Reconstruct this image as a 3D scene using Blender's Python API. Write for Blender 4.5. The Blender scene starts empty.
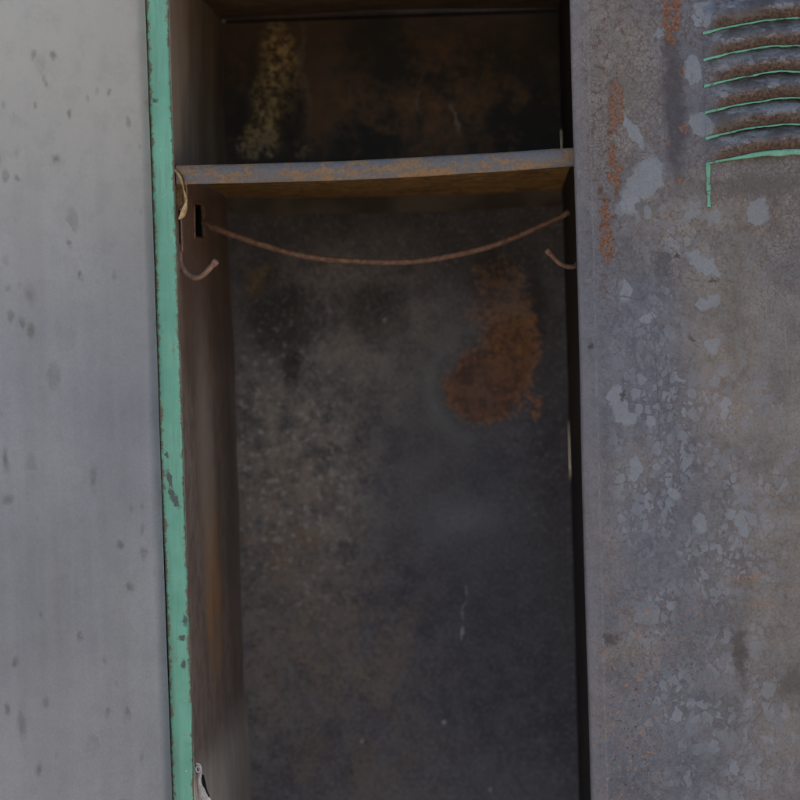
import bpy, bmesh, math, random
from mathutils import Vector, Matrix
random.seed(7)
sc = bpy.context.scene
COL = sc.collection
R = math.radians

# ------------------------------------------------------------------ camera
# metres; X right, Y into the locker (frame front face at Y=0), Z up, ground at Z=0
FPX = 2552.0                       # focal length in photo pixels (800 wide)
CAM = Vector((0.249, -1.90, 1.43))
yc = Vector((115, 123, 2552)).normalized()      # world +Y in (right, up, forward)
zk = -(-0.029 * yc.x + yc.y) / yc.z
zc = Vector((-0.029, 1.0, zk)).normalized()     # world +Z
xc = Vector((1, 0, 0))
xc = yc.cross(zc)
if xc.x < 0: xc = -xc
# camera axes in world coordinates
c_right = Vector((xc.x, yc.x, zc.x)).normalized()
c_up = Vector((xc.y, yc.y, zc.y)).normalized()
c_fwd = Vector((xc.z, yc.z, zc.z)).normalized()
cam_d = bpy.data.cameras.new("camera")
cam_d.sensor_width = 36.0
cam_d.lens = FPX / 800 * 36.0
cam_d.clip_start = 0.05
cam_d.clip_end = 3000
cam_d.dof.use_dof = True
cam_d.dof.focus_distance = 1.905
cam_d.dof.aperture_fstop = 6.5
cam = bpy.data.objects.new("camera", cam_d)
COL.objects.link(cam)
m = Matrix.Identity(4)
for i in range(3):
    m[i][0] = c_right[i]; m[i][1] = c_up[i]; m[i][2] = -c_fwd[i]; m[i][3] = CAM[i]
cam.matrix_world = m
sc.camera = cam

def P(px, py, Y):
    """point of the plane at depth Y that shows at this place of the photograph"""
    d = c_right * (px - 400) + c_up * (400 - py) + c_fwd * FPX
    t = (Y - CAM.y) / d.y
    return CAM + d * t
def S(px, Y=0.0): return px * (Y - CAM.y) / FPX

# ------------------------------------------------------------------ light
SUN_EL, SUN_AZ = 52.0, -18.0       # sun stands behind the lockers, a little to the left
w = bpy.data.worlds.new("World"); sc.world = w; w.use_nodes = True
nt = w.node_tree; nt.nodes.clear()
sky = nt.nodes.new("ShaderNodeTexSky"); sky.sky_type = 'NISHITA'; sky.sun_disc = False
sky.sun_elevation = R(SUN_EL); sky.sun_rotation = R(SUN_AZ)
sky.air_density = 1.0; sky.dust_density = 2.5; sky.ozone_density = 0.6
bg = nt.nodes.new("ShaderNodeBackground"); bg.inputs[1].default_value = 0.13
wo = nt.nodes.new("ShaderNodeOutputWorld")
nt.links.new(sky.outputs[0], bg.inputs[0]); nt.links.new(bg.outputs[0], wo.inputs[0])
sun_d = bpy.data.lights.new("sun", 'SUN'); sun_d.energy = 3.6; sun_d.angle = R(0.5)
sun_d.color = (1.0, 0.95, 0.87)
sun = bpy.data.objects.new("sun", sun_d); COL.objects.link(sun)
az = R(SUN_AZ); el = R(SUN_EL)
sdir = Vector((math.sin(az) * math.cos(el), math.cos(az) * math.cos(el), math.sin(el)))
sun.rotation_euler = sdir.to_track_quat('Z', 'Y').to_euler()
sc.view_settings.view_transform = 'Standard'
sc.view_settings.look = 'None'
sc.view_settings.exposure = 1.12
sc.cycles.use_adaptive_sampling = True
sc.cycles.adaptive_threshold = 0.05
sc.cycles.adaptive_min_samples = 20
sc.cycles.max_bounces = 6
sc.cycles.diffuse_bounces = 4
sc.cycles.glossy_bounces = 3
sc.view_settings.gamma = 1.0

# ------------------------------------------------------------------ node helper
class K:
    """a socket with arithmetic"""
    def __init__(s, t, o): s.t = t; s.o = o
    def _m(s, op, b=None, c=None, rev=False):
        n = s.t.nodes.new("ShaderNodeMath"); n.operation = op
        a = (b, s) if rev else (s, b)
        for i, q in enumerate(list(a) + [c]):
            if q is None: continue
            if isinstance(q, K): s.t.links.new(q.o, n.inputs[i])
            else: n.inputs[i].default_value = q
        return K(s.t, n.outputs[0])
    def __add__(s, b): return s._m('ADD', b)
    __radd__ = __add__
    def __mul__(s, b): return s._m('MULTIPLY', b)
    __rmul__ = __mul__
    def __sub__(s, b): return s._m('SUBTRACT', b)
    def __rsub__(s, b): return s._m('SUBTRACT', b, rev=True)
    def __truediv__(s, b): return s._m('DIVIDE', b)
    def max(s, b): return s._m('MAXIMUM', b)
    def min(s, b): return s._m('MINIMUM', b)
    def abs(s): return s._m('ABSOLUTE')
    def sqrt(s): return s._m('SQRT')
    def clamp(s): return s.max(0.0).min(1.0)

class Mat:
    def __init__(s, name):
        s.m = bpy.data.materials.new(name); s.m.use_nodes = True
        s.t = s.m.node_tree; s.t.nodes.clear()
        s.out = s.t.nodes.new("ShaderNodeOutputMaterial")
        s.b = s.t.nodes.new("ShaderNodeBsdfPrincipled")
        s.t.links.new(s.b.outputs[0], s.out.inputs[0])
        tc = s.t.nodes.new("ShaderNodeTexCoord")
        s.vec = K(s.t, tc.outputs['Object'])
        sp = s.t.nodes.new("ShaderNodeSeparateXYZ"); s.t.links.new(s.vec.o, sp.inputs[0])
        s.x, s.y, s.z = [K(s.t, sp.outputs[i]) for i in range(3)]
        s.h = []
    def comb(s, x, y, z):
        n = s.t.nodes.new("ShaderNodeCombineXYZ")
        for i, q in enumerate((x, y, z)):
            if isinstance(q, K): s.t.links.new(q.o, n.inputs[i])
            else: n.inputs[i].default_value = q
        return K(s.t, n.outputs[0])
    def noise(s, scale, detail=3, rough=.55, vec=None, dist=0.0, color=False):
        n = s.t.nodes.new("ShaderNodeTexNoise")
        s.t.links.new((vec or s.vec).o, n.inputs['Vector'])
        n.inputs['Scale'].default_value = scale; n.inputs['Detail'].default_value = detail
        n.inputs['Roughness'].default_value = rough; n.inputs['Distortion'].default_value = dist
        return K(s.t, n.outputs[1 if color else 0])
    def voro(s, scale, feature='F1', vec=None, rnd=1.0):
        n = s.t.nodes.new("ShaderNodeTexVoronoi"); n.feature = feature
        s.t.links.new((vec or s.vec).o, n.inputs['Vector'])
        n.inputs['Scale'].default_value = scale; n.inputs['Randomness'].default_value = rnd
        return K(s.t, n.outputs[0]), (K(s.t, n.outputs[1]) if feature != 'DISTANCE_TO_EDGE' else None)
    def ch(s, c, i):
        n = s.t.nodes.new("ShaderNodeSeparateColor"); s.t.links.new(c.o, n.inputs[0]); return K(s.t, n.outputs[i])
    def ss(s, v, a, b, lo=0.0, hi=1.0):
        n = s.t.nodes.new("ShaderNodeMapRange"); n.interpolation_type = 'SMOOTHSTEP'
        s.t.links.new(v.o, n.inputs[0])
        n.inputs[1].default_value = a; n.inputs[2].default_value = b
        n.inputs[3].default_value = lo; n.inputs[4].default_value = hi
        return K(s.t, n.outputs[0])
    def mix(s, f, a, b):
        n = s.t.nodes.new("ShaderNodeMix"); n.data_type = 'RGBA'
        ins = [n.inputs['Factor'], n.inputs[6], n.inputs[7]]
        ins = [n.inputs[0], n.inputs[6], n.inputs[7]]
        for i, q in zip(ins, (f, a, b)):
            if isinstance(q, K): s.t.links.new(q.o, i)
            elif isinstance(q, (tuple, list)): i.default_value = (*q, 1)
            else: i.default_value = q
        return K(s.t, n.outputs[2])
    def warp(s, scale, amt, vec=None, detail=3):
        c = s.noise(scale, detail, .6, vec=vec, color=True)
        n = s.t.nodes.new("ShaderNodeVectorMath"); n.operation = 'SUBTRACT'
        s.t.links.new(c.o, n.inputs[0]); n.inputs[1].default_value = (.5, .5, .5)
        n2 = s.t.nodes.new("ShaderNodeVectorMath"); n2.operation = 'MULTIPLY_ADD'
        s.t.links.new(n.outputs[0], n2.inputs[0]); n2.inputs[1].default_value = (amt,) * 3
        s.t.links.new((vec or s.vec).o, n2.inputs[2])
        return K(s.t, n2.outputs[0])
    def shard(s, scale, k, vec=None):
        # pulls places towards the centre of the shard they lie in: outlines turn angular
        n = s.t.nodes.new("ShaderNodeTexVoronoi"); n.inputs['Scale'].default_value = scale
        v = vec or s.vec
        s.t.links.new(v.o, n.inputs['Vector'])
        m = s.t.nodes.new("ShaderNodeMix"); m.data_type = 'VECTOR'; m.inputs[0].default_value = k
        s.t.links.new(v.o, m.inputs[4]); s.t.links.new(n.outputs['Position'], m.inputs[5])
        return K(s.t, m.outputs[1])
    def stretch(s, sx, sy, sz, vec=None):
        n = s.t.nodes.new("ShaderNodeVectorMath"); n.operation = 'MULTIPLY'
        s.t.links.new((vec or s.vec).o, n.inputs[0]); n.inputs[1].default_value = (sx, sy, sz)
        return K(s.t, n.outputs[0])
    def sep(s, vec):
        sp = s.t.nodes.new("ShaderNodeSeparateXYZ"); s.t.links.new(vec.o, sp.inputs[0])
        return [K(s.t, sp.outputs[i]) for i in range(3)]
    def ell(s, px, py, rx, ry, Y, rot=0, soft=.35, vec=None, axis='x'):
        """soft elliptical stain centred on a point of the part, radii in photo pixels"""
        c = P(px, py, Y); xx, yy, zz = s.sep(vec or s.vec)
        dx = xx - c.x; dz = zz - c.z
        k = S(1, Y); a = R(rot - 1.7)
        ca, sa = math.cos(a), math.sin(a)
        u = (dx * ca - dz * sa) / (rx * k); v = (dx * sa + dz * ca) / (ry * k)
        d = (u * u + v * v).sqrt()
        return 1.0 - s.ss(d, 1 - soft, 1 + soft)
    def set(s, color=None, rough=None, metal=None, spec=None):
        for nm, q in (('Base Color', color), ('Roughness', rough), ('Metallic', metal), ('Specular IOR Level', spec)):
            if q is None: continue
            i = s.b.inputs[nm]
            if isinstance(q, K): s.t.links.new(q.o, i)
            elif isinstance(q, (tuple, list)): i.default_value = (*q, 1)
            else: i.default_value = q
    def bump(s, h, dist=.001, strength=.5):
        n = s.t.nodes.new("ShaderNodeBump"); n.inputs['Distance'].default_value = dist
        n.inputs['Strength'].default_value = strength
        s.t.links.new(h.o, n.inputs['Height']); s.t.links.new(n.outputs[0], s.b.inputs['Normal'])

def any_of(ms):
    r = ms[0]
    for q in ms[1:]: r = r.max(q)
    return r

# ------------------------------------------------------------------ materials
def mat_right_door(louvre=False):
    M = Mat("rusted_louvre_steel" if louvre else "bare_scaled_steel"); Y = -.012
    wv = M.warp(60, .010); wr = M.warp(260, .007, vec=M.warp(75, .016))
    wf = M.shard(150, .62, vec=M.warp(110, .005))
    E = lambda *a, **k: M.ell(*a, Y, **k)
    n1 = M.noise(9, 4, .6); n2 = M.noise(38, 5, .7); n3 = M.noise(520, 3, .7); n5 = M.noise(170, 4, .7)
    vs = M.noise(1.0, 3, .6, vec=M.stretch(60, 1, 4))
    g2 = M.ss(n2, .36, .64)
    grey = M.mix(g2, (.098, .099, .122), (.152, .153, .178))
    warm = M.mix(g2, (.165, .130, .102), (.275, .23, .185))
    wm = any_of([E(730, 330, 45, 150, vec=wv, soft=.8) * .95, E(725, 215, 95, 45, vec=wv, soft=.8),
                 E(612, 60, 42, 130, vec=wv, soft=.8) * .85, E(775, 610, 50, 110, vec=wv, soft=.9) * .7,
                 E(770, 470, 50, 90, vec=wv, soft=.9) * .5, E(805, 560, 75, 330, vec=wv, soft=.9) * .85, M.ss(n1, .50, .64) * .5])  # tall warm streak at the right is a reflection painted into the colour
    col = M.mix(wm, grey, warm)
    # the scale is broken into cells of slightly different tone, parted by a brown network
    vv = M.warp(120, .007)
    sx_, _, sz_ = M.sep(vv); v2 = M.comb(sx_, 0.0, sz_ * .85)
    wd, _ = M.voro(300, 'DISTANCE_TO_EDGE', vec=v2); _, wc = M.voro(300, 'F1', vec=v2)
    wd1, _ = M.voro(120, 'DISTANCE_TO_EDGE', vec=v2); _, wc1 = M.voro(120, 'F1', vec=v2)
    lowr = M.ss(M.z, P(690, 230, Y).z, P(690, 330, Y).z, 1.0, .35)
    col = M.mix(M.ch(wc, 0) * .30, col, (.21, .21, .22))
    col = M.mix(M.ch(wc1, 1) * .28 * lowr, col, (.085, .083, .095))
    net = (1.0 - M.ss(wd + (n3 - .5) * .25, .0, .17)) * M.ss(n2 + (n1 - .5), .34, .58)
    net1 = (1.0 - M.ss(wd1 + (n3 - .5) * .15, .0, .09)) * M.ss(n5, .42, .56)
    col = M.mix(net * .6 * lowr, col, (.105, .072, .058))
    col = M.mix(net1 * .55 * lowr, col, (.095, .062, .048))
    col = M.mix(M.ss(n3, .52, .68) * .24, col, (.22, .205, .20))
    col = M.mix(M.ss(n3, .48, .34) * .30, col, (.065, .055, .052))
    # pale chips of the scale, several sizes, each cell its own size
    def chips(scale, keep, lo, hi, warpamt, off):
        vv = M.warp(scale * 1.5, warpamt, detail=2)
        q = M.sep(vv); vv = M.comb(q[0] + off, 0.0, q[2] * .8 + off * .7)
        de, _ = M.voro(scale, 'DISTANCE_TO_EDGE', vec=vv)
        de = de + (n5 - .5) * .10
        _, cc = M.voro(scale, 'F1', vec=vv)
        on = M.ss(M.ch(cc, 0), keep, keep + .01)
        th = M.ch(cc, 1) * (hi - lo) + lo
        return on * M.ss(de - th, -.012, .02), M.ch(cc, 2)
    zone = any_of([E(690, 480, 110, 170, vec=wv, soft=.6), E(670, 660, 100, 120, vec=wv, soft=.6), E(720, 730, 90, 90, vec=wv, soft=.7),
                   E(660, 230, 70, 110, vec=wv, soft=.8) * .7, E(740, 720, 80, 90, vec=wv, soft=.9) * .7])
    c1, t1 = chips(66, .58, .10, .38, .006, 3.1)
    c2, t2 = chips(125, .36, .06, .34, .004, 7.7)
    c3, t3 = chips(230, .40, .08, .34, .0025, 1.9)
    edge_in = M.ss(M.x, P(600, 400, Y).x, P(622, 400, Y).x)
    pale = M.mix(t2, (.16, .176, .20), (.268, .292, .326))
    nm = M.ss(M.noise(26, 3), .42, .54)
    c4, t4 = chips(165, .30, .05, .30, .003, 5.3)
    ch = any_of([c1 * .5, c2 * .85, c3 * .8, c4 * .8]) * zone * edge_in * (nm * .75 + .25) * .85
    big = any_of([E(646, 178, 16, 22, vec=wf, soft=.08, rot=25), E(628, 203, 10, 12, vec=wf, soft=.08),
                  E(703, 263, 22, 8, vec=wf, soft=.08, rot=35), E(619, 406, 10, 17, vec=wf, soft=.08),
                  E(630, 417, 9, 7, vec=wf, soft=.08), E(700, 523, 8, 11, vec=wf, soft=.08),
                  E(760, 213, 11, 14, vec=wf, soft=.08), E(633, 132, 5, 18, vec=wf, soft=.08, rot=-25),
                  E(702, 14, 15, 10, vec=wf, soft=.08, rot=-40), E(692, 72, 8, 15, vec=wf, soft=.08),
                  E(706, 303, 13, 6, vec=wf, soft=.08, rot=-20), E(712, 348, 8, 7, vec=wf, soft=.08),
                  E(648, 318, 8, 5, vec=wf, soft=.08), E(700, 125, 14, 9, vec=wf, soft=.08, rot=30),
                  E(657, 32, 5, 5, vec=wf, soft=.1), E(625, 288, 5, 14, vec=wf, soft=.1), E(742, 520, 6, 14, vec=wf, soft=.1),
                  E(634, 470, 6, 12, vec=wf, soft=.1), E(672, 492, 6, 6, vec=wf, soft=.1), E(692, 212, 9, 9, vec=wf, soft=.1) * .6,
                  E(713, 215, 7, 9, vec=wf, soft=.1) * .6])
    col = M.mix(ch * (.55 + .5 * n5), col, pale)
    col = M.mix((big * (.15 + n2 * .6 + n5 * .7)).clamp() * .9, col, M.mix(n3, (.185, .20, .222), (.265, .285, .31)))
    # dark upright streak beneath the rusted seam
    dk = any_of([E(674, 100, 10, 72, vec=wr, soft=.45), E(663, 262, 8, 12, vec=wf, soft=.5) * .8])
    col = M.mix(dk * (.45 + .5 * n5), col, (.045, .040, .046))
    # red-brown rust
    spk = M.noise(300, 4, .75)
    ru = any_of([E(615, 105, 9, 30, vec=wr, soft=.3), E(614, 165, 7, 34, vec=wr, soft=.3),
                 E(606, 232, 8, 40, vec=wr, soft=.4), E(671, 14, 10, 32, vec=wr, soft=.2),
                 E(684, 130, 4, 4, vec=wr, soft=.3), E(669, 142, 3, 6, vec=wr, soft=.3),
                 E(682, 177, 5, 5, vec=wr, soft=.4), E(683, 70, 3, 5, vec=wr, soft=.3), E(645, 136, 3, 4, vec=wr, soft=.3)])
    rk = M.ss(ru * .40 + spk + (n5 - .5) * .75, .80, .90)
    rim = M.ss(ru * .40 + spk + (n5 - .5) * .75, .71, .80)
    col = M.mix(rim * .45, col, (.085, .060, .050))
    col = M.mix(rk * .92, col, M.mix(M.ss(n3, .35, .65), (.15, .064, .036), (.31, .155, .092)))
    frk = any_of([E(598, 120, 24, 190, soft=.6), E(680, 30, 40, 60, soft=.6) * .7, E(640, 60, 60, 60, soft=.7) * .6]) * M.ss(n5 + (spk - .5), .56, .66)
    col = M.mix(frk * .75, col, (.095, .055, .038))
    # copper specks low at the left
    lowz = any_of([E(628, 720, 34, 130, soft=.5), E(670, 640, 90, 60, soft=.7) * .7, E(595, 740, 18, 120, soft=.5)])
    sp1 = M.ss(M.noise(330, 3, .65), .60, .65) * lowz
    col = M.mix(sp1 * .9, col, (.36, .175, .09))
    sp2 = M.ss(M.noise(250, 3, .65, vec=M.stretch(1, 1, .9)), .62, .66) * lowz
    col = M.mix(sp2 * .75, col, (.055, .040, .034))
    # hem of the sheet along the free edge
    e0 = P(583, 400, Y).x
    hem = 1.0 - M.ss(M.x, e0 + S(6), e0 + S(24))
    col = M.mix(hem * .45 * M.ss(vs, .35, .6), col, (.20, .19, .205))
    xl = M.x - (e0 + S(14)) + (n2 - .5) * .0015
    col = M.mix((1.0 - M.ss(xl.abs(), .0002, .0012)) * .35 * M.ss(n5, .4, .6), col, (.26, .25, .265))
    # stains and scratches
    st = any_of([E(741, 657, 6, 32, vec=wr, soft=.6) * .8, E(796, 682, 18, 16, vec=wr, soft=.5) * .5,
                 E(712, 281, 4, 2.5, vec=wr, soft=.4), E(676, 255, 2.5, 5, vec=wr, soft=.4), E(624, 396, 1.4, 6, vec=wr, soft=.4),
                 E(691, 337, 2, 3.5, vec=wr, soft=.5), E(591, 346, 2, 4, vec=wr, soft=.4), E(735, 330, 14, 40, vec=wr, soft=.9) * .4,
                 E(613, 640, 7, 4, vec=wr, soft=.5) * .8, E(606, 636, 4, 2.5, vec=wr, soft=.5) * .8])
    col = M.mix(st * (.5 + .6 * n5), col, (.05, .042, .036))
    sr = any_of([E(622, 297, 30, .8, soft=.7, rot=12, vec=wv), E(655, 320, 28, .5, soft=.7, rot=62), E(668, 370, 60, .5, soft=.7, rot=86),
                 E(690, 278, 48, .5, soft=.7, rot=9, vec=wv), E(658, 400, .5, 70, soft=.7), E(685, 430, 30, .5, soft=.7, rot=60)])
    col = M.mix(sr * .5 * M.ss(n5, .38, .56), col, (.05, .042, .04))
    sl_ = any_of([E(770, 270, 26, .6, soft=.7, rot=-35), E(785, 330, .6, 40, soft=.7), E(752, 250, 14, .5, soft=.7, rot=-62), E(781, 295, 18, .5, soft=.7, rot=48), E(766, 310, .5, 30, soft=.7)])
    col = M.mix(sl_ * .4 * M.ss(n5, .4, .58), col, (.30, .30, .31))
    org = any_of([E(746, 578, 19, 3, vec=wr, soft=.7), E(758, 602, 18, 2, vec=wr, soft=.7)])
    col = M.mix(org * .6 * M.ss(n3, .3, .6), col, (.29, .16, .075))
    col = M.mix(E(760, 186, 75, 10, vec=wv, soft=.7) * .5, col, (.085, .07, .062))
    if louvre:
        l3 = M.noise(420, 4, .75); l4 = M.noise(120, 5, .72, vec=M.stretch(.6, 1, 1.2)); l6 = M.noise(38, 3, .6)
        # 'run' goes from the crease (0) to the lip (1) of each louvre: rust towards the lip, with underside shade and a sky-lit paler top painted in
        at = M.t.nodes.new("ShaderNodeAttribute"); at.attribute_name = "run"
        t = K(M.t, at.outputs['Fac'])
        steel = M.mix(M.ss(n2, .36, .62), (.095, .080, .074), (.185, .170, .162))
        rust = M.mix(M.ss(l3, .36, .64), (.040, .027, .022), (.118, .076, .054))
        rm = M.ss(t + (l4 - .5) * 1.9 + (l6 - .5) * 1.6, .30, .66)
        lc_ = M.mix(rm, steel, rust)
        pl = M.ss(l4 * .7 + l6 * .5, .59, .66) * (1.0 - M.ss(t + (n2 - .5) * .6, .5, .8))
        lc_ = M.mix(pl * .8, lc_, M.mix(l3, (.20, .205, .22), (.31, .32, .335)))
        lc_ = M.mix(M.ss(l3 + (n2 - .5) * .5, .57, .67) * .5, lc_, (.21, .11, .07))
        lc_ = M.mix(M.ss(l3, .44, .34) * .7, lc_, (.028, .022, .020))
        sx = M.ss(M.x + (l4 - .5) * .016 + (wd1 - .2) * .006, P(706, 90, Y).x, P(722, 90, Y).x)
        col = M.mix(sx, col, lc_)
        n5 = n5 + l3 * .8
    M.set(col, rough=M.ss(ch.max(big), 0, 1, .58, .44).max(rk * .85), metal=.22, spec=.45)
    M.bump(n3 * .35 + rk * .7 * spk + net * -.3 + ch * .3 + big * .3 + n5 * .5, .0007, .55)
    return M.m

def mat_left_door():
    M = Mat("brushed_grey_steel"); Y = -.003
    wv = M.warp(70, .011)
    def E(px, py, *a, **k):
        h = 146 + 28 * py / 800         # the door stands ajar: distances run along it from its hinge
        return M.ell(h - (h - px) * 1.33, py, a[0] * .85, a[1] * .8, Y, **k)
    n1 = M.noise(7, 3, .5); st = M.noise(1.0, 4, .6, vec=M.stretch(120, 1, 5)); n3 = M.noise(500, 2)
    st2 = M.noise(1.0, 2, .5, vec=M.stretch(28, 1, 2.2))
    col = M.mix(M.ss(n1, .3, .7), (.245, .258, .290), (.325, .337, .365))
    col = M.mix(M.ss(st, .36, .64) * .17, col, (.38, .38, .39))
    col = M.mix(M.ss(n3, .4, .6) * .12, col, (.14, .14, .145))
    col = M.mix(M.ss(st2, .42, .7) * .22, col, (.19, .19, .20))
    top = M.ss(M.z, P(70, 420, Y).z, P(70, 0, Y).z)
    col = M.mix(top * .65, col, (.54, .485, .395))  # warm, paler upper door: reflected light painted into the colour
    # soft smudges: irregular, upright, in loose clusters
    sv = M.warp(90, .006); sv = M.stretch(1.0, 1.0, .62, vec=sv)
    n2d = M.sep(sv); sv2 = M.comb(n2d[0], 0.0, n2d[2])
    d, c = M.voro(46, 'F1', vec=sv2)
    r = M.ch(c, 0); g = M.ch(c, 1)
    dots = (1.0 - M.ss(d - g * .20, .02, .20)) * M.ss(r, .70, .74) * M.ss(M.noise(14, 3), .40, .6)
    d2, c2 = M.voro(110, 'F1', vec=sv2)
    dots2 = (1.0 - M.ss(d2 - M.ch(c2, 1) * .15, .05, .30)) * M.ss(M.ch(c2, 0), .68, .72) * M.ss(M.noise(18, 3), .45, .62)
    spots = any_of([E(64, 62, 4.8, 5.1, vec=wv, soft=.95), E(47, 66, 3.2, 6.0, vec=wv, soft=.95) * .8, E(67, 163, 4.0, 4.2, vec=wv, soft=.95),
                    E(78, 118, 3.2, 4.2, vec=wv, soft=.95), E(80, 246, 3.2, 4.2, vec=wv, soft=.95), E(35, 184, 3.2, 4.2, vec=wv, soft=.95),
                    E(89, 276, 3.2, 5.1, vec=wv, soft=.95), E(46, 295, 4.8, 11.9, vec=wv, soft=.95) * .7, E(46, 330, 4.0, 6.8, vec=wv, soft=.95),
                    E(8, 420, 4.8, 7.6, vec=wv, soft=.6), E(27, 452, 4.0, 11.9, vec=wv, soft=.95), E(102, 475, 4.0, 12.8, vec=wv, soft=.95) * .8,
                    E(28, 490, 8.0, 5.1, vec=wv, soft=.8) * .8, E(125, 542, 3.2, 5.1, vec=wv, soft=.95), E(146, 553, 3.2, 6.0, vec=wv, soft=.95),
                    E(133, 584, 4.0, 6.0, vec=wv, soft=.95), E(90, 628, 3.2, 6.0, vec=wv, soft=.95), E(37, 645, 3.2, 5.1, vec=wv, soft=.95),
                    E(42, 705, 4.0, 13.6, vec=wv, soft=.95) * .8, E(56, 750, 4.0, 6.8, vec=wv, soft=.95), E(128, 797, 17.6, 4.2, vec=wv, soft=.8),
                    E(20, 5, 6.4, 10.2, vec=wv, soft=.8, rot=-30) * .6, E(5, 610, 4.0, 6.0, vec=wv, soft=.95), E(30, 688, 3.2, 6.8, vec=wv, soft=.95)])
    n7 = M.noise(210, 4, .7)
    dd = any_of([dots * .5, dots2 * .7, spots]) * M.ss(n7, .22, .50)
    col = M.mix(dd * .55, col, (.080, .070, .062))
    col = M.mix(M.ss(M.noise(60, 5, .7), .45, .65) * .12, col, (.15, .145, .145))
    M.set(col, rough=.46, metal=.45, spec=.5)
    M.bump(n3 * .15 + st * .6 + n1 * 1.2, .0006, .25)
    return M.m

def mat_green(name="chipped_green_paint", chips=True):
    M = Mat(name); Y = 0.0
    E = lambda *a, **k: M.ell(*a, Y, **k)
    wf = M.shard(420, .6, vec=M.warp(300, .004))
    n2 = M.noise(24, 4, .6); n3 = M.noise(380, 4, .7); br = M.noise(1.0, 3, .6, vec=M.stretch(420, 1, 22))
    col = M.mix(M.ss(n2, .3, .7), (.118, .345, .238), (.185, .478, .34))
    col = M.mix(M.ss(br, .35, .75) * .35, col, (.21, .475, .355))
    dirt = M.noise(1.0, 4, .65, vec=M.stretch(150, 1, 9))
    col = M.mix(M.ss(dirt + (n2 - .5) * .8, .50, .70) * .5, col, (.115, .24, .165))
    col = M.mix(M.ss(M.noise(90, 4, .7) + (n3 - .5) * .4, .60, .68) * .45, col, (.20, .215, .14))
    # pale pin-prick wear
    col = M.mix(M.ss(M.noise(260, 3, .6), .645, .69) * .7 * M.ss(n2, .42, .6), col, (.42, .50, .38))
    if not chips:
        cr = M.ss(M.noise(190, 4, .75), .575, .62)
        col = M.mix(cr * .85, col, M.mix(n3, (.055, .035, .026), (.16, .10, .07)))
    if chips:
        # distance from both long edges of the strip (it is upright: X only)
        x0, x1 = P(152, 160, 0).x, P(173.5, 160, 0).x
        de = ((M.x - x0).abs()).min((M.x - x1).abs())
        wear = M.noise(150, 4, .75)
        edge = 1.0 - M.ss(de - (wear - .50) * .015, .0002, .0014)
        bare = M.mix(n3, (.11, .06, .035), (.25, .17, .11))
        col = M.mix(edge * .85, col, bare)
        sp = M.ss(M.noise(210, 3, .7), .68, .71) * .8
        col = M.mix(sp, col, (.13, .085, .055))
        sc_ = any_of([E(170, 480, 2.4, 10, vec=wf, soft=.3, rot=-12), E(174, 498, 3.2, 11, vec=wf, soft=.3, rot=-22),
                      E(184, 664, 2.5, 5, vec=wf, soft=.4), E(182, 638, 4, 3, vec=wf, soft=.5), E(155, 101, 3, 1.6, vec=wf, soft=.4),
                      E(151, 70, 2.5, 1.6, vec=wf, soft=.4), E(167, 455, 2, 3, vec=wf, soft=.4), E(185, 620, 2, 6, vec=wf, soft=.5)])
        col = M.mix(sc_ * .9, col, (.075, .068, .066))
    M.set(col, rough=.48, metal=0, spec=.4)
    M.bump(n3 * .3 + n2 * .6, .0006, .3)
    return M.m

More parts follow.
